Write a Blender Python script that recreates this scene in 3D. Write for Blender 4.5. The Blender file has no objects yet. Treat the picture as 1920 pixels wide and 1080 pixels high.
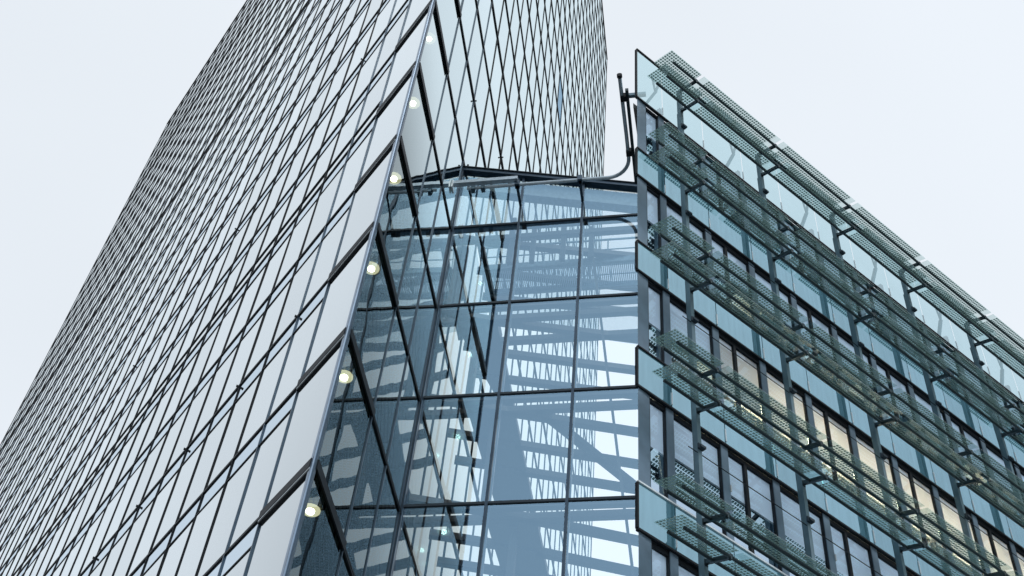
import bpy, math, random
from mathutils import Matrix, Vector
random.seed(7)
scene = bpy.context.scene
col = scene.collection

# ---------------------------------------------------------------- camera
EYE = 1.7                                   # camera height above the paving
PITCH, ROLL, FPX = 0.8707626, 0.1144343, 2381.66
cam_data = bpy.data.cameras.new("camera")
cam_data.sensor_width = 36.0
cam_data.lens = 36.0 * FPX / 1920.0
cam_data.clip_end = 5000
cam = bpy.data.objects.new("camera", cam_data)
cam.rotation_euler = (Matrix.Rotation(math.pi / 2 + PITCH, 4, 'X') @ Matrix.Rotation(-0.0, 4, 'Z')).to_euler()
F = Vector((0, math.cos(PITCH), math.sin(PITCH)))
R0 = Vector((1, 0, 0)); U0 = Vector((0, -math.sin(PITCH), math.cos(PITCH)))
Rr = math.cos(ROLL) * R0 + math.sin(ROLL) * U0
Ur = -math.sin(ROLL) * R0 + math.cos(ROLL) * U0
cam.matrix_world = Matrix(((Rr.x, Ur.x, -F.x, 0), (Rr.y, Ur.y, -F.y, 0), (Rr.z, Ur.z, -F.z, EYE), (0, 0, 0, 1)))
col.objects.link(cam)
scene.camera = cam

# ---------------------------------------------------------------- overcast sky
SUN_EL, SUN_ROT = math.radians(56), math.radians(147)
world = bpy.data.worlds.new("World")
scene.world = world
world.use_nodes = True
wn, wl = world.node_tree.nodes, world.node_tree.links
wn.clear()
out = wn.new("ShaderNodeOutputWorld")
bg_sky = wn.new("ShaderNodeBackground"); bg_cloud = wn.new("ShaderNodeBackground")
add = wn.new("ShaderNodeAddShader")
sky = wn.new("ShaderNodeTexSky")
sky.sky_type = 'NISHITA'; sky.sun_disc = False
sky.sun_elevation = SUN_EL; sky.sun_rotation = SUN_ROT
sky.air_density = 1.0; sky.dust_density = 4.0; sky.ozone_density = 1.0
wl.new(sky.outputs[0], bg_sky.inputs[0]); bg_sky.inputs[1].default_value = 0.05
tc = wn.new("ShaderNodeTexCoord"); nz = wn.new("ShaderNodeTexNoise")
nz.inputs["Scale"].default_value = 1.3; nz.inputs["Detail"].default_value = 3
mr = wn.new("ShaderNodeMapRange")
mr.inputs[1].default_value = 0.3; mr.inputs[2].default_value = 0.7
mr.inputs[3].default_value = 0.77; mr.inputs[4].default_value = 0.88
wl.new(tc.outputs["Generated"], nz.inputs["Vector"]); wl.new(nz.outputs["Fac"], mr.inputs[0])
bg_cloud.inputs[0].default_value = (0.935, 0.98, 1.0, 1)
wl.new(mr.outputs[0], bg_cloud.inputs[1])
wl.new(bg_sky.outputs[0], add.inputs[0]); wl.new(bg_cloud.outputs[0], add.inputs[1])
wl.new(add.outputs[0], out.inputs[0])
sun_data = bpy.data.lights.new("sun", 'SUN')
sun_data.energy = 0.6; sun_data.angle = math.radians(15); sun_data.color = (1.0, 0.985, 0.96)
sun = bpy.data.objects.new("sun", sun_data)
sd = Vector((math.sin(SUN_ROT) * math.cos(SUN_EL), math.cos(SUN_ROT) * math.cos(SUN_EL), math.sin(SUN_EL)))
sun.rotation_euler = sd.to_track_quat('Z', 'Y').to_euler()
col.objects.link(sun)
scene.view_settings.view_transform = 'Standard'
scene.view_settings.look = 'None'
scene.view_settings.exposure = 0.0
scene.view_settings.gamma = 1.0
scene.view_settings.use_curve_mapping = False
scene.render.engine = 'CYCLES'
scene.cycles.max_bounces = 12
scene.cycles.glossy_bounces = 6
scene.cycles.transparent_max_bounces = 28
scene.cycles.diffuse_bounces = 3

# ---------------------------------------------------------------- materials
def nodes(name):
    m = bpy.data.materials.new(name); m.use_nodes = True
    m.node_tree.nodes.clear()
    return m, m.node_tree.nodes, m.node_tree.links

def metal(name, c, rough=0.4, met=0.5, var=0.15, scale=3.0):
    m, n, l = nodes(name)
    o = n.new("ShaderNodeOutputMaterial"); b = n.new("ShaderNodeBsdfPrincipled")
    b.inputs["Roughness"].default_value = rough; b.inputs["Metallic"].default_value = met
    if name.startswith("black"): b.inputs["Specular IOR Level"].default_value = .18
    g = n.new("ShaderNodeNewGeometry"); t = n.new("ShaderNodeTexNoise"); t.inputs["Scale"].default_value = scale
    t.inputs["Detail"].default_value = 5
    r = n.new("ShaderNodeMapRange"); r.inputs[1].default_value = .3; r.inputs[2].default_value = .7
    r.inputs[3].default_value = 1 - var; r.inputs[4].default_value = 1 + var
    v = n.new("ShaderNodeVectorMath"); v.operation = 'SCALE'; v.inputs[0].default_value = c
    l.new(g.outputs["Position"], t.inputs["Vector"]); l.new(t.outputs["Fac"], r.inputs[0])
    l.new(r.outputs[0], v.inputs["Scale"]); l.new(v.outputs[0], b.inputs["Base Color"])
    l.new(b.outputs[0], o.inputs[0])
    return m

def stops(n, l, src, pts):
    """piecewise reflectance against the viewing angle"""
    cr = n.new("ShaderNodeValToRGB"); e = cr.color_ramp.elements
    e[0].position = pts[0][0]; e[0].color = (pts[0][1],) * 3 + (1,)
    e[1].position = pts[-1][0]; e[1].color = (pts[-1][1],) * 3 + (1,)
    for p, v in pts[1:-1]:
        k = e.new(p); k.color = (v, v, v, 1)
    l.new(src, cr.inputs[0]); return cr.outputs[0]

def pane_tone(n, l, g, colour, amount):
    """random mirror strength per pane, in place of uneven reflections of the sky"""
    oi = n.new("ShaderNodeObjectInfo"); ge = n.new("ShaderNodeNewGeometry"); a = n.new("ShaderNodeMath"); a.operation = 'ADD'
    f = n.new("ShaderNodeMath"); f.operation = 'FRACT'; m = n.new("ShaderNodeMath"); m.operation = 'MULTIPLY_ADD'
    m.inputs[1].default_value = amount; m.inputs[2].default_value = 1 - amount
    l.new(oi.outputs["Random"], a.inputs[0]); l.new(ge.outputs["Random Per Island"], a.inputs[1]); l.new(a.outputs[0], f.inputs[0])
    l.new(f.outputs[0], m.inputs[0]); v = n.new("ShaderNodeVectorMath"); v.operation = 'SCALE'; v.inputs[0].default_value = colour
    l.new(m.outputs[0], v.inputs["Scale"]); l.new(v.outputs[0], g.inputs["Color"])

def sheet(name, trans, gloss):
    """clear coated sheet: fixed share let through, fixed share mirrored"""
    m, n, l = nodes(name)
    o = n.new("ShaderNodeOutputMaterial"); a = n.new("ShaderNodeAddShader")
    t = n.new("ShaderNodeBsdfTransparent"); t.inputs[0].default_value = (*trans, 1)
    g = n.new("ShaderNodeBsdfGlossy"); g.inputs["Color"].default_value = (*gloss, 1); g.inputs["Roughness"].default_value = 0
    l.new(t.outputs[0], a.inputs[0]); l.new(g.outputs[0], a.inputs[1]); l.new(a.outputs[0], o.inputs[0])
    return m

def glass(name, trans, gloss, f_lo, f_hi, rough=0.0, wave=0.0, wave_scale=0.8, power=0.5, dust=0.0, pts=None, vary=0.0):
    """window glass: sheet that lets light through, tinted, and mirrors more at grazing angles"""
    m, n, l = nodes(name)
    o = n.new("ShaderNodeOutputMaterial")
    t = n.new("ShaderNodeBsdfTransparent"); t.inputs[0].default_value = (*trans, 1)
    g = n.new("ShaderNodeBsdfGlossy"); g.inputs["Color"].default_value = (*gloss, 1); g.inputs["Roughness"].default_value = rough
    mix = n.new("ShaderNodeMixShader"); lw = n.new("ShaderNodeLayerWeight"); lw.inputs["Blend"].default_value = power
    mr = n.new("ShaderNodeMapRange"); mr.inputs[3].default_value = f_lo; mr.inputs[4].default_value = f_hi
    if pts: l.new(stops(n, l, lw.outputs["Facing"], pts), mix.inputs[0])
    else: l.new(lw.outputs["Facing"], mr.inputs[0]); l.new(mr.outputs[0], mix.inputs[0])
    base = t
    if dust > 0:
        d = n.new("ShaderNodeBsdfDiffuse"); d.inputs[0].default_value = (.5, .55, .58, 1)
        geo = n.new("ShaderNodeNewGeometry"); nt = n.new("ShaderNodeTexNoise"); nt.inputs["Scale"].default_value = 1.7; nt.inputs["Detail"].default_value = 6
        mm = n.new("ShaderNodeMath"); mm.operation = 'MULTIPLY'; mm.inputs[1].default_value = dust * 2
        l.new(geo.outputs["Position"], nt.inputs["Vector"]); l.new(nt.outputs["Fac"], mm.inputs[0])
        mx = n.new("ShaderNodeMixShader"); l.new(mm.outputs[0], mx.inputs[0]); l.new(t.outputs[0], mx.inputs[1]); l.new(d.outputs[0], mx.inputs[2])
        base = mx
    l.new(base.outputs[0], mix.inputs[1]); l.new(g.outputs[0], mix.inputs[2])
    l.new(mix.outputs[0], o.inputs[0])
    if vary > 0: pane_tone(n, l, g, gloss, vary)
    if wave > 0:
        geo = n.new("ShaderNodeNewGeometry"); nt = n.new("ShaderNodeTexNoise"); nt.inputs["Scale"].default_value = wave_scale
        nt.inputs["Detail"].default_value = 0.5
        bp = n.new("ShaderNodeBump"); bp.inputs["Strength"].default_value = 1.0; bp.inputs["Distance"].default_value = wave
        l.new(geo.outputs["Position"], nt.inputs["Vector"]); l.new(nt.outputs["Fac"], bp.inputs["Height"]); l.new(bp.outputs[0], g.inputs["Normal"])
    return m

def coated(name, base, gloss, f_lo, f_hi, rough=0.02, wave=0.0, wave_scale=0.8, dirt=0.0, vary=0.0):
    """opaque glass panel: painted back behind a reflecting sheet"""
    m, n, l = nodes(name)
    o = n.new("ShaderNodeOutputMaterial")
    t = n.new("ShaderNodeBsdfDiffuse"); t.inputs[0].default_value = (*base, 1)
    g = n.new("ShaderNodeBsdfGlossy"); g.inputs["Color"].default_value = (*gloss, 1); g.inputs["Roughness"].default_value = rough
    mix = n.new("ShaderNodeMixShader"); lw = n.new("ShaderNodeLayerWeight"); lw.inputs["Blend"].default_value = .5
    mr = n.new("ShaderNodeMapRange"); mr.inputs[3].default_value = f_lo; mr.inputs[4].default_value = f_hi
    l.new(lw.outputs["Facing"], mr.inputs[0]); l.new(mr.outputs[0], mix.inputs[0])
    l.new(t.outputs[0], mix.inputs[1]); l.new(g.outputs[0], mix.inputs[2]); l.new(mix.outputs[0], o.inputs[0])
    if vary > 0: pane_tone(n, l, g, gloss, vary)
    if dirt > 0:                                # rain streaks and a slight tone shift from panel to panel
        geo = n.new("ShaderNodeNewGeometry"); oi = n.new("ShaderNodeObjectInfo"); mp = n.new("ShaderNodeVectorMath"); mp.operation = 'MULTIPLY'
        mp.inputs[1].default_value = (7, 7, .8); ns = n.new("ShaderNodeTexNoise"); ns.inputs["Scale"].default_value = 1.4; ns.inputs["Detail"].default_value = 6
        l.new(geo.outputs["Position"], mp.inputs[0]); l.new(mp.outputs[0], ns.inputs["Vector"])
        a = n.new("ShaderNodeMath"); a.operation = 'MULTIPLY_ADD'; a.inputs[1].default_value = dirt * 2; a.inputs[2].default_value = 1 - dirt * 1.3
        b = n.new("ShaderNodeMath"); b.operation = 'MULTIPLY_ADD'; b.inputs[1].default_value = dirt; l.new(oi.outputs["Random"], b.inputs[0])
        l.new(ns.outputs["Fac"], a.inputs[0]); l.new(a.outputs[0], b.inputs[2])
        for sh, cc in ((t, base), (g, gloss)):
            v = n.new("ShaderNodeVectorMath"); v.operation = 'SCALE'; v.inputs[0].default_value = cc
            l.new(b.outputs[0], v.inputs["Scale"]); l.new(v.outputs[0], sh.inputs[0])
    if wave > 0:
        geo = n.new("ShaderNodeNewGeometry"); nt = n.new("ShaderNodeTexNoise"); nt.inputs["Scale"].default_value = wave_scale
        nt.inputs["Detail"].default_value = 0.5
        bp = n.new("ShaderNodeBump"); bp.inputs["Strength"].default_value = 1.0; bp.inputs["Distance"].default_value = wave
        l.new(geo.outputs["Position"], nt.inputs["Vector"]); l.new(nt.outputs["Fac"], bp.inputs["Height"]); l.new(bp.outputs[0], g.inputs["Normal"])
    return m

def dotted(name, ink, clear, cell, duty, gloss=.12, tint=(.8, .9, .9), ends=None, thru=0.0):
    """glass or sheet with a printed / punched grid of small rectangles, in the object's own x and y"""
    m, n, l = nodes(name)
    o = n.new("ShaderNodeOutputMaterial")
    tc = n.new("ShaderNodeTexCoord"); sep = n.new("ShaderNodeSeparateXYZ"); l.new(tc.outputs["Object"], sep.inputs[0])
    fs = []
    for ax, cs, du in ((0, cell[0], duty[0]), (1, cell[1], duty[1])):
        a = n.new("ShaderNodeMath"); a.operation = 'DIVIDE'; a.inputs[1].default_value = cs; l.new(sep.outputs[ax], a.inputs[0])
        b = n.new("ShaderNodeMath"); b.operation = 'FRACT'; l.new(a.outputs[0], b.inputs[0])
        c = n.new("ShaderNodeMath"); c.operation = 'LESS_THAN'; c.inputs[1].default_value = du; l.new(b.outputs[0], c.inputs[0])
        fs.append(c)
    mu = n.new("ShaderNodeMath"); mu.operation = 'MULTIPLY'; l.new(fs[0].outputs[0], mu.inputs[0]); l.new(fs[1].outputs[0], mu.inputs[1])
    fac = mu
    if ends:                                   # the print stops short of both ends of the pane
        a = n.new("ShaderNodeMath"); a.operation = 'ABSOLUTE'; l.new(sep.outputs[0], a.inputs[0])
        b = n.new("ShaderNodeMath"); b.operation = 'LESS_THAN'; b.inputs[1].default_value = ends; l.new(a.outputs[0], b.inputs[0])
        c = n.new("ShaderNodeMath"); c.operation = 'MULTIPLY'; l.new(b.outputs[0], c.inputs[0]); l.new(mu.outputs[0], c.inputs[1]); fac = c
    d0 = n.new("ShaderNodeBsdfDiffuse"); d0.inputs[0].default_value = (*ink, 1)
    d1 = n.new("ShaderNodeBsdfTranslucent"); d1.inputs[0].default_value = (*ink, 1)
    d = n.new("ShaderNodeMixShader"); d.inputs[0].default_value = thru; l.new(d0.outputs[0], d.inputs[1]); l.new(d1.outputs[0], d.inputs[2])
    t = n.new("ShaderNodeBsdfTransparent"); t.inputs[0].default_value = (*clear, 1)
    g = n.new("ShaderNodeBsdfGlossy"); g.inputs["Color"].default_value = (*tint, 1); g.inputs["Roughness"].default_value = .03
    m1 = n.new("ShaderNodeMixShader"); l.new(fac.outputs[0], m1.inputs[0]); l.new(t.outputs[0], m1.inputs[1]); l.new(d.outputs[0], m1.inputs[2])
    m2 = n.new("ShaderNodeMixShader"); m2.inputs[0].default_value = gloss; l.new(m1.outputs[0], m2.inputs[1]); l.new(g.outputs[0], m2.inputs[2])
    l.new(m2.outputs[0], o.inputs[0])
    return m

def emit(name, c, s):
    m, n, l = nodes(name)
    o = n.new("ShaderNodeOutputMaterial"); e = n.new("ShaderNodeEmission")
    e.inputs[0].default_value = (*c, 1); e.inputs[1].default_value = s
    l.new(e.outputs[0], o.inputs[0]); return m

M_black = metal("black aluminium", (.008, .012, .017), .55, 0)
M_frame = metal("dark anodised frame", (.028, .045, .062), .38, .5)
M_mull = metal("slate mullion metal", (.05, .085, .125), .35, .6)
M_corner = metal("blue grey corner profile", (.16, .23, .32), .3, .7)
M_steel = metal("galvanised steel", (.10, .16, .20), .4, .7, .25, 8)
M_rail = metal("dark steel tube", (.025, .045, .055), .38, .6)
M_post = metal("painted grey post", (.10, .17, .21), .45, .4)
M_pipe = metal("brushed steel pipe", (.42, .52, .60), .35, .45, .15, 10)
M_white = metal("pale metal", (.55, .62, .66), .35, .4)
M_struct = metal("dark painted steel", (.035, .05, .065), .6, .1)
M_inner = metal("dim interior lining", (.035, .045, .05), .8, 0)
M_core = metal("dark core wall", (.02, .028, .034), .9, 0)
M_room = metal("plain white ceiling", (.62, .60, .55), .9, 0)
M_stone = metal("grey paving", (.30, .30, .29), .9, 0, .2, .6)
M_roof = metal("roof felt", (.12, .12, .12), .9, 0)
M_bar = metal("grey blue window bar", (.13, .20, .27), .4, .5)

RP = [(0, .08), (.70, .17), (.75, .25), (.785, .44), (.815, .84), (.86, .96), (1, 1)]
LP = [(0, .3), (.72, .72), (.78, .86), (.88, .97), (1, 1)]
G_left = glass("sky mirror glass", (.10, .15, .18), (.94, .985, 1.0), 0, 1, wave=.003, wave_scale=.35, pts=LP, vary=.07)
G_strip = glass("blue vent strip glass", (.06, .1, .13), (.76, .86, .94), .64, .96)
G_right = glass("mirror glass", (.26, .33, .34), (.86, .965, .985), 0, 1, wave=.011, wave_scale=.75, pts=RP, vary=.05)
G_far = coated("far mirror glass", (.04, .06, .07), (.94, .985, 1.0), .84, .98, vary=.07)
G_farstrip = coated("far vent strip glass", (.03, .05, .07), (.78, .87, .94), .76, .96)
G_vent = coated("open vent glass", (.14, .28, .40), (.42, .58, .72), .6, .7)
G_atrium = sheet("blue curtain wall glass", (.83, .81, .76), (.16, .26, .35))
G_roof = glass("roof glass", (.90, .94, .96), (.6, .75, .85), .05, .4)
G_spand = coated("teal spandrel glass", (.08, .20, .26), (.42, .63, .74), .30, .64, rough=0.0, dirt=.13)
G_parapet = glass("pale parapet glass", (.62, .76, .80), (.55, .75, .80), .12, .5, dust=.12)
G_window = glass("office window glass", (.60, .66, .66), (.60, .76, .92), .50, .85, wave=.0004, wave_scale=.6)
M_backing = metal("pale window blind", (.68, .84, 1.0), .8, 0, .06, 1.2)  # stands in for the flat bluish reflection of the upper windows
G_top = glass("clear upper window glass", (.94, .97, 1.0), (.6, .76, .92), .05, .20)
G_clear = glass("clear edge glass", (.86, .93, .92), (.8, .9, .9), .04, .3)
D_shelf = dotted("dot printed louvre glass", (.12, .185, .18), (.95, .985, .98), (.076, .088), (.74, .72), gloss=.07, ends=1.3, thru=.60)
D_grate = dotted("punched walkway sheet", (.25, .32, .38), (.9, .95, 1), (.06, .06), (.6, .6), gloss=.02)
D_ceiling = dotted("perforated ceiling sheet", (.16, .17, .16), (.05, .05, .05), (.09, .09), (.72, .72), gloss=.0)
E_lamp = emit("warm lamp", (1.0, .88, .58), 22)
E_ring = emit("warm lamp diffuser", (1.0, .80, .46), 2.4)  # lamp's soft glow put into an emitting disc round the lens
E_tube = emit("warm fluorescent", (1.0, .86, .60), 46.0)
E_dim = emit("dim ceiling tube", (1.0, .84, .58), 2.2)

# ---------------------------------------------------------------- helpers
def tag(o, label=None, cat=None, group=None, kind=None):
    if label: o["label"] = label
    if cat: o["category"] = cat
    if group: o["group"] = group
    if kind: o["kind"] = kind
    return o

class MB:
    def __init__(s): s.v = []; s.f = []; s.mi = []
    def box(s, lo, hi, mi=0, M=None, top=None):
        i = len(s.v)
        for z in (lo[2], hi[2]):
            for x, y in ((lo[0], lo[1]), (hi[0], lo[1]), (hi[0], hi[1]), (lo[0], hi[1])):
                p = Vector((x, y, z)); s.v.append(tuple(M @ p) if M else tuple(p))
        for q in ((0, 3, 2, 1), (4, 5, 6, 7), (0, 1, 5, 4), (1, 2, 6, 5), (2, 3, 7, 6), (3, 0, 4, 7)):
            s.f.append(tuple(i + k for k in q)); s.mi.append(mi)
        if top is not None: s.mi[-5] = top
        return s
    def quad(s, a, b, c, d, mi=0):
        i = len(s.v); s.v += [tuple(a), tuple(b), tuple(c), tuple(d)]; s.f.append((i, i+1, i+2, i+3)); s.mi.append(mi); return s
    def poly(s, pts, mi=0):
        i = len(s.v); s.v += [tuple(p) for p in pts]; s.f.append(tuple(range(i, i+len(pts)))); s.mi.append(mi); return s
    def prism(s, pts, z0, z1, mi=0, top=None):
        i = len(s.v); k = len(pts)
        s.v += [(p[0], p[1], z0) for p in pts] + [(p[0], p[1], z1) for p in pts]
        s.f.append(tuple(i + j for j in reversed(range(k)))); s.mi.append(mi)
        s.f.append(tuple(i + k + j for j in range(k))); s.mi.append(mi if top is None else top)
        for j in range(k):
            s.f.append((i+j, i+(j+1) % k, i+k+(j+1) % k, i+k+j)); s.mi.append(mi)
        return s
    def bar(s, a, b, w, h, mi=0):
        """square bar from a to b"""
        a, b = Vector(a), Vector(b); d = (b - a); L = d.length; d.normalize()
        up = Vector((0, 0, 1)) if abs(d.z) < .95 else Vector((0, 1, 0))
        x = d.cross(up).normalized(); y = x.cross(d).normalized()
        i = len(s.v)
        for p in (a, b):
            for sx, sy in ((-1, -1), (1, -1), (1, 1), (-1, 1)):
                s.v.append(tuple(p + x * sx * w / 2 + y * sy * h / 2))
        for q in ((0, 3, 2, 1), (4, 5, 6, 7), (0, 1, 5, 4), (1, 2, 6, 5), (2, 3, 7, 6), (3, 0, 4, 7)):
            s.f.append(tuple(i + k for k in q)); s.mi.append(mi)
        return s
    def tube(s, pts, r, n=10, mi=0):
        pts = [Vector(p) for p in pts]; rings = []
        for k, p in enumerate(pts):
            d = (pts[min(k+1, len(pts)-1)] - pts[max(k-1, 0)]).normalized()
            up = Vector((0, 0, 1)) if abs(d.z) < .9 else Vector((0, 1, 0))
            x = d.cross(up).normalized(); y = x.cross(d)
            i = len(s.v); rings.append(i)
            for j in range(n):
                a = 2 * math.pi * j / n; s.v.append(tuple(p + x * math.cos(a) * r + y * math.sin(a) * r))
        for k in range(len(rings) - 1):
            for j in range(n):
                s.f.append((rings[k]+j, rings[k]+(j+1) % n, rings[k+1]+(j+1) % n, rings[k+1]+j)); s.mi.append(mi)
        s.f.append(tuple(rings[0]+j for j in reversed(range(n)))); s.mi.append(mi)
        s.f.append(tuple(rings[-1]+j for j in range(n))); s.mi.append(mi)
        return s
    def mesh(s, name, *mats):
        me = bpy.data.meshes.new(name); me.from_pydata(s.v, [], s.f); me.update()
        for m in mats: me.materials.append(m)
        me.polygons.foreach_set("material_index", s.mi)
        return me

def empty(name, M):
    o = bpy.data.objects.new(name, None); o.matrix_world = M; o.empty_display_size = .5
    col.objects.link(o); return o

def put(name, me, parent=None, local=None):
    """link a mesh under its parent; local is its matrix in the parent's own frame"""
    o = bpy.data.objects.new(name, me); col.objects.link(o)
    if parent is not None: o.parent = parent
    if local is not None: o.matrix_local = local
    return o

T = Matrix.Translation

def frame(origin, xdir):
    """x along xdir, z up, y into the building"""
    x = Vector((xdir[0], xdir[1], 0)).normalized(); y = Vector((-x.y, x.x, 0))
    return Matrix(((x.x, y.x, 0, origin[0]), (x.y, y.y, 0, origin[1]), (0, 0, 1, origin[2]), (0, 0, 0, 1)))

_unit = {}
def unit_box(mat):
    if mat.name not in _unit: _unit[mat.name] = MB().box((0, 0, 0), (1, 1, 1)).mesh("unit_" + mat.name, mat)
    return _unit[mat.name]
_uq = {}
def backing_material():
    m, n, l = nodes("translucent window blind")
    o = n.new("ShaderNodeOutputMaterial"); d = n.new("ShaderNodeBsdfDiffuse"); t = n.new("ShaderNodeBsdfTranslucent"); x = n.new("ShaderNodeMixShader")
    d.inputs[0].default_value = (.80, .84, .90, 1); t.inputs[0].default_value = (.93, .91, .86, 1); x.inputs[0].default_value = .5
    l.new(d.outputs[0], x.inputs[1]); l.new(t.outputs[0], x.inputs[2]); l.new(x.outputs[0], o.inputs[0]); return m
M_lit = backing_material()
def window(a, b, zb, zt, row, j):
    """lower mirror pane, upper clear pane with an added even-toned blind behind it"""
    lit = row == 2 and j >= 2
    zm = zb + (zt - zb) * (.30 if lit else random.choice((.48, .50, .52, .55)))
    put_quad("window_pane", G_window, block, a, b, zb, zm, .09, B0)
    put_quad("window_pane", G_top, block, a, b, zm, zt, .09, B0)
    put_box("backing", M_lit if lit else M_backing, block, (a, .12, zm - .02), (b, .125, zt), B0)  # panel added to give the upper windows their flat tone
    put_box("backing_bar", M_frame, block, (a, .115, zm - .045), (b, .135, zm - .02), B0)

def unit_quad(mat):
    if mat.name not in _uq: _uq[mat.name] = MB().quad((0, 0, 0), (1, 0, 0), (1, 0, 1), (0, 0, 1)).mesh("unitq_" + mat.name, mat)
    return _uq[mat.name]
def put_box(name, mat, parent, lo, hi, base=None):
    L = T(Vector(lo)) @ Matrix.Diagonal((hi[0]-lo[0], hi[1]-lo[1], hi[2]-lo[2], 1))
    if base is not None: L = base @ L
    return put(name, unit_box(mat), parent, L)
def put_quad(name, mat, parent, x0, x1, z0, z1, y=0, base=None, tilt=0.0):
    L = T(Vector((x0, y, z0))) @ Matrix.Rotation(tilt, 4, 'Z') @ Matrix.Rotation(tilt * .6, 4, 'X') @ Matrix.Diagonal((x1-x0, 1, z1-z0, 1))
    if base is not None: L = base @ L
    return put(name, unit_quad(mat), parent, L)

def px_of(P):
    d = P - Vector((0, 0, EYE)); w = d.dot(F)
    if w <= 0: return None
    return 960 + FPX * d.dot(Rr) / w, 540 - FPX * d.dot(Ur) / w

# ---------------------------------------------------------------- ground
g = MB().quad((-3000, -3000, 0), (3000, -3000, 0), (3000, 3000, 0), (-3000, 3000, 0)).mesh("ground", M_stone)
tag(put("ground", g), kind="structure")

# ---------------------------------------------------------------- glass tower
TC = Vector((-3.2137509, 17.6139335, 0))
AL, AR = 2.1063603, 1.3546668
uL = Vector((math.cos(AL), math.sin(AL), 0)); uR = Vector((math.cos(AR), math.sin(AR), 0))
tower = empty("glass_tower", T(TC))
tag(tower, "tall wedge shaped glass tower with grid of dark bars reflecting the white sky", "building")
TI = T(TC).inverted()
# left face frame: x runs towards the corner (so s = -x);  right face: x = s
ML = TI @ frame((TC.x, TC.y, EYE), (-uL.x, -uL.y))
MR = TI @ frame((TC.x, TC.y, EYE), (uR.x, uR.y))
ZT, HT = 15.4074, 3.6
NLO, NHI = -4, 26
ROOF = 111.5
W0L, WL, KL = 2.0186, 1.51839, 45
W0R, WR, KR = 2.4315, 1.57678, 29
def sL(k): return 0 if k == 0 else W0L + WL * (k - 1)
def sR(k): return 0 if k == 0 else W0R + WR * (k - 1)
EXTRA = {4: .62, 13: .62, 22: .62}
panes = []                                  # (size in picture, face, x0, x1, z0, z1, kind)
def add_pane(face, x0, x1, z0, z1, kind):
    base = ML if face == 'L' else MR
    Wm = T(TC) @ base
    ps = [px_of(Wm @ Vector(q)) for q in ((x0, 0, z0), (x1, 0, z0), (x1, 0, z1), (x0, 0, z1))]
    a = 0; vis = False
    if all(ps):
        for i in range(4):
            a += ps[i][0] * ps[(i+1) % 4][1] - ps[(i+1) % 4][0] * ps[i][1]
        vis = any(-60 < p[0] < 1980 and -60 < p[1] < 1140 for p in ps)
    panes.append((abs(a) if vis else 0, face, x0, x1, z0, z1, kind))
for n in range(NLO, NHI + 2):
    z1 = ZT + HT * n; z0 = z1 - HT
    if n == NHI + 1: z1 = ROOF
    for k in range(KL):
        x0, x1 = -sL(k+1), -sL(k)
        if k == 0:
            add_pane('L', x0, x1, z0 + .1, z1 - .1, 'main')
        else:
            zt = z0 + EXTRA.get(n-1, 0)
            if n-1 in EXTRA: add_pane('L', x0, x1, z0 + .03, zt, 'main')
            if n == NHI + 1: add_pane('L', x0, x1, zt, z1, 'main')
            else:
                add_pane('L', x0, x1, zt, z1 - .70, 'main')
                add_pane('L', x0, x1, z1 - .70, z1 - .05, 'strip')
    for k in range(KR):
        add_pane('R', sR(k), sR(k+1), z0 + .05, z1 - .05, 'vent' if (k == 13 and n == 14) else 'main')
panes.sort(key=lambda t: -t[0])
far = {'L': MB(), 'Ls': MB(), 'R': MB()}
for i, (a, face, x0, x1, z0, z1, kind) in enumerate(panes):
    base = ML if face == 'L' else MR
    if i < 300 or kind == 'vent':
        mat = G_vent if kind == 'vent' else G_strip if kind == 'strip' else (G_left if face == 'L' else G_right)
        o = put_quad("glass_pane", mat, tower, x0, x1, z0, z1, base=base, tilt=random.uniform(-.004, .004))
        if kind == 'vent': o["label"] = "darker blue pane among the pale ones"
    else:
        t = random.uniform(-.002, .002)
        key = 'Ls' if kind == 'strip' else face
        far[key].quad(base @ Vector((x0, 0, z0)), base @ Vector((x1, t, z0)), base @ Vector((x1, t, z1)), base @ Vector((x0, 0, z1)))
for key, mat, nm in (('L', G_far, "glass_panes"), ('Ls', G_farstrip, "vent_strips"), ('R', G_right, "glass_panes")):
    o = put(nm, far[key].mesh(nm, mat), tower); o["kind"] = "stuff"

# floor bands, transoms and mullions
EL, ER = -sL(KL), sR(KR)
for n in range(NLO, NHI + 1):
    z = ZT + HT * n
    # left face: thick dark band; in the corner bay a deeper one with a second thin bar
    m = MB().box((EL, -.03, z - .042), (-sL(1), .02, z + .034)).box((-sL(1), -.06, z - .13), (-.05, .02, z + .09)).box((-sL(1), -.045, z - .215), (-.05, .02, z - .165))
    put("floor_band", m.mesh("floor_band", M_black), tower, ML)
    m = MB().box((-sL(1), -.05, z - .165), (-.05, .0, z - .13))
    put("band_reveal", m.mesh("band_reveal", M_white), tower, ML)
    if n > -4:
        zt = z - .70
        put_box("transom", M_black, tower, (EL, -.02, zt - .018), (-sL(1) - .02, .01, zt + .018), ML)
    if n in EXTRA:
        put_box("transom", M_black, tower, (EL, -.035, z + EXTRA[n] - .018), (-sL(1) - .02, .01, z + EXTRA[n] + .018), ML)
    m = MB().box((.05, -.035, z + .005), (ER, .02, z + .045)).box((.05, -.035, z - .065), (ER, .02, z - .025)).box((.05, -.02, z - .025), (ER, .02, z + .005))
    m.box((.05, -.065, z - .13), (sR(1), -.04, z + .09))
    put("floor_band", m.mesh("floor_band", M_black), tower, MR)
for k in range(1, KL + 1):
    w = .016 if k <= 2 else .012
    put_box("mullion", M_mull if k <= 2 else M_black, tower, (-sL(k) - w, -.03, -EYE), (-sL(k) + w, .01, ROOF), ML)
for k in range(1, KR + 1):
    put_box("mullion", M_mull if k <= 3 else M_black, tower, (sR(k) - .013, -.03, -EYE), (sR(k) + .013, .01, ROOF), MR)
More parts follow.
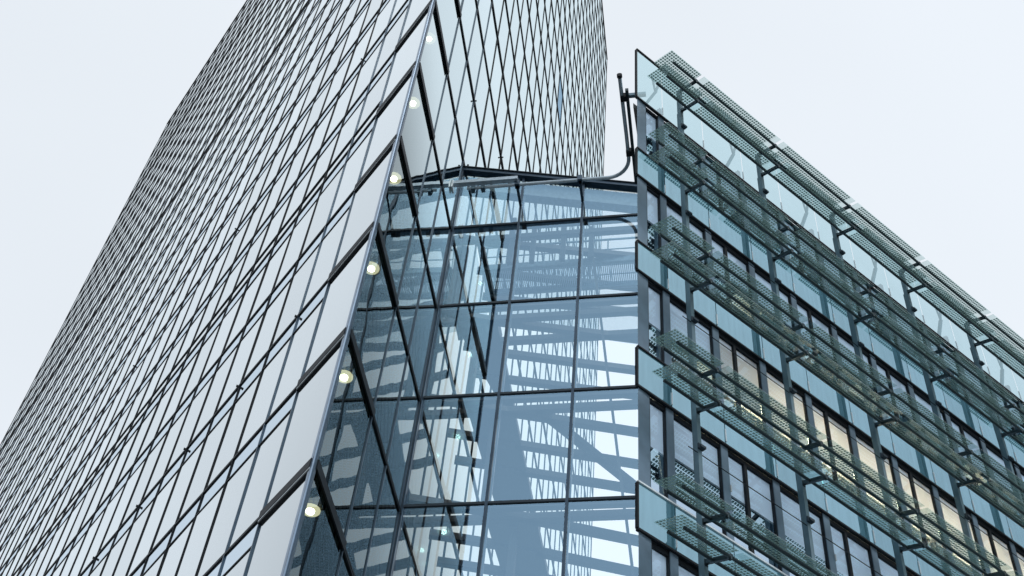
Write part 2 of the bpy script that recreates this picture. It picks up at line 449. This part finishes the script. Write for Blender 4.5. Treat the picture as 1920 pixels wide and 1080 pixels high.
# corner profile: two narrow flanges and a rounded nose, plus a bracket at each floor
m = MB().box((-.10, -.04, -EYE), (.03, .03, ROOF))
put("corner_profile", m.mesh("corner_profile", M_corner), tower, ML)
m = MB().box((-.03, -.045, -EYE), (.07, .03, ROOF))
put("corner_profile", m.mesh("corner_profile", M_mull), tower, MR)
cb = MB().box((-.035, -.10, -.17), (.035, .03, .09)).box((-.02, -.13, -.12), (.02, -.10, .04)).mesh("corner_bracket", M_black)
for n in range(NLO, NHI + 1):
    put("corner_bracket", cb, tower, T((0, 0, EYE + ZT + HT * n)) @ Matrix.Rotation((AL + AR) / 2 + math.pi / 2, 4, 'Z'))
# small anchor lugs under the second floor band of the left face and on higher floors
lug = MB().box((-.009, -.10, -.05), (.009, -.03, .02)).box((-.035, -.09, -.04), (.035, -.08, -.02)).mesh("anchor_lug", M_black)
for n, ks in ((2, range(2, 24, 2)), (6, range(3, 30, 6)), (12, range(5, 30, 8))):
    for k in ks:
        put("anchor_lug", lug, tower, ML @ T((-sL(k), 0, ZT + HT * n - .08)))
for n, k in ((6, 3), (9, 4), (12, 3), (7, 6)):
    put("anchor_lug", lug, tower, MR @ T((sR(k), 0, ZT + HT * n - .05)))
# roof, parapet, dark core and the ceilings behind the first bays
Lend = ML @ Vector((EL, 0, 0)); Rend = MR @ Vector((ER, 0, 0))
tri = [(0, .35), (Rend.x - .4, Rend.y), (Lend.x + .5, Lend.y)]
put("roof", MB().prism(tri, EYE + ROOF - .4, EYE + ROOF - .1).mesh("roof", M_roof), tower)
put_box("parapet_cap", M_black, tower, (EL, -.06, ROOF), (0, .12, ROOF + .12), ML)
put_box("parapet_cap", M_black, tower, (0.02, -.06, ROOF), (ER, .12, ROOF + .12), MR)
back = MB().quad((Rend.x, Rend.y, 0), (Lend.x, Lend.y, 0), (Lend.x, Lend.y, EYE + ROOF), (Rend.x, Rend.y, EYE + ROOF))
put("rear_wall", back.mesh("rear_wall", G_far), tower)
inw = (uL + uR).normalized()
a0 = inw * 7.0; a1 = uR * 46 + inw * 3; a2 = uL * 66 + inw * 3
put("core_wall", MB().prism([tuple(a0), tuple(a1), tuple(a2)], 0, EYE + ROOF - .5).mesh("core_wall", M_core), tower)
for n in range(NLO, NHI + 1):
    z = EYE + ZT + HT * n
    q0 = inw * .30; q1 = uR * 30 + inw * .35; q2 = uL * 30 + inw * .35
    if n < 9:
        put("ceiling", MB().prism([tuple(q0), tuple(uR * 12 + inw * .3), tuple(uL * 12 + inw * .3)], z - .08, z + .10).mesh("ceiling", D_ceiling), tower)
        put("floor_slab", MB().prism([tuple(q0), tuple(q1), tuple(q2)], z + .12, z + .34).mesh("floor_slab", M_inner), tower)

# lamps under the corner ceilings
fl = ["lowest", "second lowest", "third", "fourth", "fifth", "topmost"]
lm = MB()
lm.tube([(0, 0, .0), (0, 0, .03)], .06, 16, 0).tube([(0, 0, .03), (0, 0, .11)], .03, 8, 0)
lens = MB().tube([(0, 0, -.04), (0, 0, .0)], .085, 20, 0)
lm_me = lm.mesh("lamp_housing", M_white); ln_me = lens.mesh("lamp_lens", E_lamp); rg = MB().tube([(0, 0, .001), (0, 0, .02)], .19, 24, 0).mesh("lamp_halo", E_ring)
for i in range(6):
    P = TC + uR * 1.12 + Vector((-uR.y, uR.x, 0)) * .30
    e = empty("ceiling_light", T((P.x, P.y, EYE + ZT + HT * i - .20)))
    put("housing", lm_me, e, T((0, 0, 0))); put("lens", ln_me, e, T((0, 0, 0))); put("halo", rg, e, T((0, 0, 0)))
    tag(e, "round warm lamp behind the tower's corner glass, %s of the six" % fl[i], "lamp", "lamps up the corner of the tower")

# ---------------------------------------------------------------- atrium between the two buildings
AC = Vector((-2.0401301, 23.299356, 0)); AA = -0.2326935
uA = Vector((math.cos(AA), math.sin(AA), 0))
MA = frame((AC.x, AC.y, EYE), (uA.x, uA.y))          # x = s, y inward, z above the eye
atrium = empty("glass_atrium", T(AC))
tag(atrium, "blue glass link with steel floor frames between the tower and the office block", "atrium")
MAl = T(AC).inverted() @ MA
SA = 6.0
TZ = [30.087 - 3.6 * i for i in range(9)]
def roof_z(s): return 33.12 - .299 * s
cols_ = [0.10, 2.08, 3.96, SA]
for i, z in enumerate(TZ):
    put_box("transom", M_frame, atrium, (-.02, -.035, z - .036), (SA, .08, z + .036), MAl)
    top = [roof_z(cols_[j]) for j in range(4)] if i == 0 else [TZ[i-1]] * 4
    for j in range(3):
        a, b = cols_[j] + .03, cols_[j+1] - .03
        zt0, zt1 = (roof_z(a) - .1, roof_z(b) - .1) if i == 0 else (TZ[i-1] - .045, TZ[i-1] - .045)
        me = MB().quad((a, 0, z + .045), (b, 0, z + .045), (b, 0, zt1), (a, 0, zt0)).mesh("glass_pane", G_atrium)
        put("glass_pane", me, atrium, MAl)
for s in (2.08, 3.96):
    me = MB().box((s - .035, -.05, -EYE), (s + .035, .14, roof_z(s) - .08)).box((s - .06, .14, -EYE), (s + .06, .20, roof_z(s) - .12))
    put("mullion", me.mesh("mullion", M_mull), atrium, MAl)
me = MB().box((-.10, -.16, -EYE), (.10, .12, roof_z(0) - .02)).box((-.14, -.08, -EYE), (-.10, .06, roof_z(0) - .1))
put("corner_post", me.mesh("corner_post", M_frame), atrium, MAl)
put("post_edge", MB().box((.10, -.12, -EYE), (.13, -.02, roof_z(0) - .1)).mesh("post_edge", M_mull), atrium, MAl)
# roof edge
def sloped(z_off, h, y0, y1, s0=-.15, s1=SA):
    b = MB(); i = 0
    b.v = [(s0, y0, roof_z(s0)+z_off), (s1, y0, roof_z(s1)+z_off), (s1, y1, roof_z(s1)+z_off), (s0, y1, roof_z(s0)+z_off)]
    b.v += [(x, y, z + h) for x, y, z in b.v]
    for q in ((0, 3, 2, 1), (4, 5, 6, 7), (0, 1, 5, 4), (1, 2, 6, 5), (2, 3, 7, 6), (3, 0, 4, 7)): b.f.append(q); b.mi.append(0)
    return b
put("roof_edge", sloped(-.12, .14, -.14, .10).mesh("roof_edge", M_mull), atrium, MAl)
put("roof_edge", sloped(.02, .03, -.18, .10).mesh("roof_edge", M_frame), atrium, MAl)
put("edge_beam", sloped(-.80, .62, .10, .40, 0.05, SA).mesh("edge_beam", M_steel), atrium, MAl)
put("roof_glass", sloped(.0, .02, .11, 6.5, 0.05, SA).mesh("roof_glass", G_roof), atrium, MAl)
for s in (-.02, .22):
    put("roof_stud", MB().tube([(s, -.05, roof_z(s)), (s, -.05, roof_z(s) + .28)], .035, 8).mesh("roof_stud", M_black), atrium, MAl)
# floor frames: beams at each storey, with the solid gallery beside the tower widening downwards
def S(s, e): return (s, -e)
for i, zf in enumerate((30.95, 27.15, 23.45, 19.8, 16.15, 12.5)):
    edge = (.65, 1.42, 2.2, 3.0, 3.4, 3.6)[i]
    h = .13
    def beam(a, b, w, name="floor_beam", zz=zf, hh=.19):
        me = MB().bar((a[0], -a[1], zz), (b[0], -b[1], zz), w * .88, hh).mesh(name, M_struct)
        put(name, me, atrium, MAl)
    beam((.02, -.72), (SA, -.76), .20)
    beam((.02, -1.18), (SA, -1.18), .20)
    beam((.10, -1.22 + .31 * (edge - .1)), (edge, -1.22), .20)
    beam((edge - .1, -1.22), (5.9, -2.36), .22)
    beam((.35, -2.45 + .31 * (edge - .35)), (edge, -2.45), .20)
    beam((edge - .1, -2.45), (5.85, -3.62), .22)
    beam((.35, -3.52 + .31 * (edge - .35)), (edge, -3.52), .20)
    beam((edge - .1, -3.52), (5.7, -4.62), .22)
    if i in (2, 4): beam((edge + .7, -1.18), (5.35, -4.6), .24, "brace")
    if i in (1,): beam((edge, -2.03), (5.45, -2.03), .22)
    beam((edge, -1.2), (edge, -5.2), .16)
    g = MB().prism([(max(.1, edge - 1.15), 1.25), (edge, 1.25), (edge, 5.0), (max(1.2, edge - 1.0), 5.0)], zf - .06, zf + .12).mesh("gallery_slab", M_struct)
    if edge > .8: put("gallery_slab", g, atrium, MAl)
    put("gallery_post", MB().box((edge - .60, 1.35, zf - 3.5), (edge - .42, 1.55, zf)).mesh("gallery_post", M_struct), atrium, MAl)
    put("cable_rod", MB().bar((4.44 + .38 * (i - 1), 1.2, zf), (4.80 + .38 * (i - 1), 1.2, zf - 3.6), .07, .07).mesh("cable_rod", M_struct), atrium, MAl)
# catwalks with handrails
for zc, e0, e1, s0, s1 in ((30.75, -2.15, -3.15, .5, 5.5), (15.9, -2.2, -3.2, 2.0, 5.5)):
    put("catwalk", MB().box((s0, -e0, zc), (s1, -e1, zc + .03)).mesh("catwalk", D_grate), atrium, MAl)
    for e in (e0, e1):
        put("catwalk_beam", MB().box((s0, -e - .05, zc - .12), (s1, -e + .05, zc + .12)).mesh("catwalk_beam", M_steel), atrium, MAl)
        put("handrail", MB().bar((s0, -e, zc + 1.05), (s1, -e, zc + 1.05), .05, .05).bar((s0, -e, zc + .55), (s1, -e, zc + .55), .03, .03).mesh("handrail", M_steel), atrium, MAl)
        q = s0
        while q <= s1:
            put("baluster", MB().box((q - .02, -e - .02, zc), (q + .02, -e + .02, zc + 1.05)).mesh("baluster", M_steel), atrium, MAl); q += 1.0
for s in (1.65, 2.32, 3.25, 4.1):
    put("hanger", MB().box((s - .07, 1.12, 29.7), (s + .07, 1.26, roof_z(s) - .7)).mesh("hanger", M_struct), atrium, MAl)

# ---------------------------------------------------------------- maintenance rail along the atrium roof
rail = empty("maintenance_rail", MA @ T((2, -.8, 31)))
tag(rail, "curved steel pipe rail running along the atrium roof edge and bending towards the office block", "pipe")
RL = T((-2, .8, -31))
def rp(s, e, z=31.0): return (s, -e, z)
bend = []
for k in range(9):
    a = k / 8 * math.pi / 2
    bend.append(rp(4.80 + .66 * math.sin(a), 1.42 - .66 * math.cos(a)))
pts = [rp(.55, .76), rp(2.2, .76), rp(4.4, .76)] + bend + [rp(5.46, 2.2), rp(5.44, 4.1)]
put("pipe", MB().tube(pts, .055, 14).mesh("pipe", M_pipe), rail, RL)
put("pipe_end", MB().tube([rp(5.44, 4.1), rp(5.44, 4.2)], .075, 12).mesh("pipe_end", M_black), rail, RL)
put("carrier_beam", MB().box((.15, -.95, 31.06), (2.1, -.80, 31.20)).mesh("carrier_beam", M_pipe), rail, RL)
put("end_plate", MB().box((.10, -.98, 30.86), (.15, -.72, 31.22)).mesh("end_plate", M_white), rail, RL)
put("support_bar", MB().bar(rp(5.60, .55), rp(5.60, 3.70), .09, .12).mesh("support_bar", M_rail), rail, RL)
for e in (1.6, 3.45):
    put("clamp", MB().box((5.40, -e - .09, 30.90), (5.62, -e + .09, 31.10)).mesh("clamp", M_black), rail, RL)
put("bracket", MB().box((5.64, -3.54, 30.94), (6.12, -3.44, 31.06)).mesh("bracket", M_steel), rail, RL)
put("bracket", MB().box((5.64, -.97, 30.94), (5.80, -.88, 31.06)).mesh("bracket", M_steel), rail, RL)
for s in (.75, 1.05):
    put("clamp", MB().box((s - .06, -.86, 30.84), (s + .06, -.68, 30.98)).mesh("clamp", M_steel), rail, RL)
for s in (2.08, 3.96):
    put("bracket", MB().box((s - .04, -.80, 30.90), (s + .04, -.05, 30.96)).box((s - .07, -.86, 30.90), (s + .07, -.68, 31.12)).mesh("bracket", M_mull), rail, RL)

# ---------------------------------------------------------------- office block with glass sun louvres
OC = Vector((2.6967134, 17.4432177, 0)); OA = 0.6033829
uO = Vector((math.cos(OA), math.sin(OA), 0))
block = empty("office_block", frame((OC.x, OC.y, 0), (uO.x, uO.y)))
tag(block, "teal glass office block with rows of dotted glass sun louvres on steel posts", "building")
B0 = T((0, 0, EYE))                          # facade frame: z = 0 at eye height, y = inward
LEN = 29.0
BANDS = [(29.08, 31.55), (25.50, 26.62), (21.84, 22.84), (18.20, 19.30), (14.58, 15.64), (10.95, 12.0), (7.3, 8.4), (3.7, 4.8)]
JO = [0.0] + [.93 + 1.537 * j for j in range(19)]
for bi, (z0, z1) in enumerate(BANDS):
    for j in range(len(JO) - 1):
        a, b = JO[j] + (.012 if j else 0.0), JO[j+1] - .012
        if bi == 0:
            put_quad("parapet_pane", G_parapet, block, a, b, z0, z1, 0, B0)
        else:
            put_box("spandrel_panel", G_spand, block, (a, 0, z0), (b, .05, z1), B0)
    put_box("sill_bar", M_black if bi != 4 else M_white, block, (-.02, -.03, z1), (LEN, .03, z1 + .04), B0)
    put_box("sill_bar", M_black, block, (-.02, -.025, z0 - .05), (LEN, .05, z0), B0)
    put_box("end_trim", M_black, block, (-.035, -.02, z0), (0, .05, z1), B0)
    # small joint pins
    for j in range(1, 14):
        put_box("joint_pin", M_white, block, (JO[j] - .012, -.02, z0 + .08), (JO[j] + .012, .0, z0 + .42), B0)
# windows
hinge = MB().box((-.015, -.03, 0), (.015, 0, .16)).mesh("hinge", M_white)
for bi in range(len(BANDS) - 1):
    zt = BANDS[bi][0] - .05; zb = BANDS[bi+1][1] + .04
    put_box("window_head", M_black, block, (.36, .06, zt - .10), (LEN, .30, zt), B0)
    put("corner_column", MB().prism([(.015, .015), (.34, .03), (.34, .24), (.27, .24)], EYE + zb, EYE + zt).mesh("corner_column", M_bar), block)
    put_box("window_edge", M_black, block, (.34, .05, zb), (.37, .20, zt), B0)
    for j in range(1, len(JO)):
        c = JO[j] - .03
        put_box("mullion", M_bar, block, (c - .10, .03, zb), (c + .10, .12, zt), B0)
        put_box("mullion_edge", M_black, block, (c - .118, .05, zb), (c - .10, .12, zt), B0)
        put_box("mullion_edge", M_black, block, (c + .10, .05, zb), (c + .112, .12, zt), B0)
    for j in range(len(JO) - 1):
        a = .38 if j == 0 else JO[j] + .095; b = JO[j+1] - .15
        if j >= 2 and j % 2 == 0:            # split window: narrow sash, thin division, wide sash
            d = a + .47
            window(a, d, zb, zt - .10, bi, j)
            put_box("division_bar", M_black, block, (d, .05, zb), (d + .08, .12, zt - .10), B0)
            window(d + .08, b, zb, zt - .10, bi, j)
            if j < 9:
                for hz_ in (.35, 1.3):
                    put("hinge", hinge, block, B0 @ T((a - .03, .03, zb + hz_)))
        else:
            window(a, b, zb, zt - .10, bi, j)
    # rooms
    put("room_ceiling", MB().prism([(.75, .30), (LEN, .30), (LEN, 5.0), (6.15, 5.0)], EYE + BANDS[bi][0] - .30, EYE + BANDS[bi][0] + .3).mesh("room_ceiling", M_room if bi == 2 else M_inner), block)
    if bi in (1, 2, 3):
        zb_room = BANDS[bi+1][1]
        for j in range(2, 14):
            if (bi == 2 and j >= 2) or (bi == 1 and j in (3, 6, 9)):  # row above: tubes added to stand in for hints of reflected glow
                a, b = JO[j] + .25, JO[j+1] - .35
                z = BANDS[bi][0] - .36
                put_box("strip_lamp", E_tube if bi == 2 and j > 2 else E_dim, block, (a, .85, z), (b, 1.12, z + .05), B0)
                if bi == 2 and j > 2: put_box("strip_lamp", E_tube, block, (a + .1, .55, zb_room + .75), (b - .1, .70, zb_room + .80), B0)  # unseen low tube added to brighten the panel from behind
# end wall, rear wall and roof
sd_dir = Vector((.25, .968, 0)).normalized()
Bi = block.matrix_world.inverted()
e1 = (Bi.to_3x3() @ sd_dir) * 7.6
wall = MB().prism([(.12, .12), (.38, .12), (e1.x + .36, e1.y), (e1.x + .10, e1.y)], 0, EYE + 29.0)
put("end_wall", wall.mesh("end_wall", M_bar), block)
put("rear_wall", MB().box((e1.x, e1.y, 0), (LEN, e1.y + .2, EYE + 29.0)).mesh("rear_wall", M_bar), block)
put("roof", MB().prism([(.05, .2), (LEN, .2), (LEN, e1.y), (e1.x, e1.y)], EYE + 28.85, EYE + 29.05).mesh("roof", M_roof), block)
# slanted struts behind the parapet glass
for k in range(-1, 8):
    x = .36 + 3.07 * (k + 1)
    me = MB().bar((x + .02, .30, EYE + 29.1), (x + .62, .30, EYE + 30.75), .10, .07).bar((x + .62, .30, EYE + 30.75), (x + .80, .30, EYE + 31.5), .06, .05)
    me.bar((x + .62, .30, EYE + 30.75), (x + .50, .30, EYE + 31.5), .05, .04)
    put("parapet_strut", me.mesh("parapet_strut", M_steel), block)

# steel posts, brackets and louvres
E0, TILT = .45, .35
PS = [1.20 + 3.06 * k for k in range(9)]
LOW = [29.14, 25.42, 21.70, 17.98, 14.25, 10.55]
UPD = [1.0, .95, .93, .93, .92, .92]
ang = math.atan(TILT)
for x in PS:
    me = MB().box((x - .05, -E0, 0), (x + .05, -E0 + .12, EYE + LOW[0] + 1.02)).box((x - .015, -E0 + .12, 2), (x + .015, -E0 + .17, EYE + LOW[0]))
    put("steel_post", me.mesh("steel_post", M_post), block)
brk = MB().bar((0, 0, 0), (0, -.60, -.60 * TILT), .065, .09).box((-.045, -.01, -.09), (.045, .05, .05)).mesh("bracket", M_rail)
gus = MB().box((-.02, -.60, -.60 * TILT - .06), (.02, -.54, -.60 * TILT + .05)).mesh("bracket_tip", M_rail)
tubeL = 3.06 - .06
def shelf_mesh(L):
    b = MB().box((-L/2, -.36, -.008), (L/2, .36, .008), 0, top=1)
    b.mi[0] = 0
    for q in (2, 3, 4, 5): b.mi[q] = 1
    return b.mesh("louvre_glass", D_shelf, G_clear)
SH = {}
def shelf(L):
    L = round(L, 3)
    if L not in SH: SH[L] = shelf_mesh(L)
    return SH[L]
tubes = {}
def tube_mesh(L):
    L = round(L, 3)
    if L not in tubes: tubes[L] = MB().tube([(-L/2, 0, 0), (L/2, 0, 0)], .036, 10).mesh("louvre_tube", M_rail)
    return tubes[L]
clampm = MB().box((-.07, -.10, -.03), (.07, .0, .03)).box((-.10, -.07, -.06), (-.06, -.03, .06)).mesh("post_clamp", M_frame)
for li, zl in enumerate(LOW):
    for up in (0, 1):
        z = EYE + zl + UPD[li] * up
        for k in range(len(PS)):
            x1 = PS[k] - .05
            x0 = -.20 if k == 0 else PS[k-1] + .05
            if k == 0 and li == 0 and up: x0 = .05
            c = (x0 + x1) / 2; L = x1 - x0
            if k == 0:                        # short first pane: its print also stops at its own ends
                pass
            yc = -(.94); zc = z - (.94 - E0) * TILT + .045
            R_ = Matrix.Rotation(ang, 4, 'X')
            lv = put("glass_louvre", shelf(L), block, T((c, yc, zc)) @ R_)
            for yy in (.30, -.11):
                tl = L + (.02 if k else -.26)
                put("tube", tube_mesh(tl), lv, T(((0 if k else .16), yy * 1.0, -.052)))
        for k in range(len(PS)):
            lv2 = put("bracket", brk, block, T((PS[k], -E0, z)))
            put("bracket_tip", gus, lv2, T((0, 0, 0)))
for zc in (28.3, 24.5, 20.65, 16.95, 13.3):
    for k, x in enumerate(PS):
        put("post_clamp", clampm, block, T((x, -E0, EYE + zc)))
for zc in (24.45, 20.62, 16.84, 13.2):
    put("safety_wire", MB().bar((0.9 if zc < 24 else 1.2, -E0 + .02, EYE + zc), (LEN - 2, -E0 + .02, EYE + zc), .014, .014).mesh("safety_wire", M_black), block)
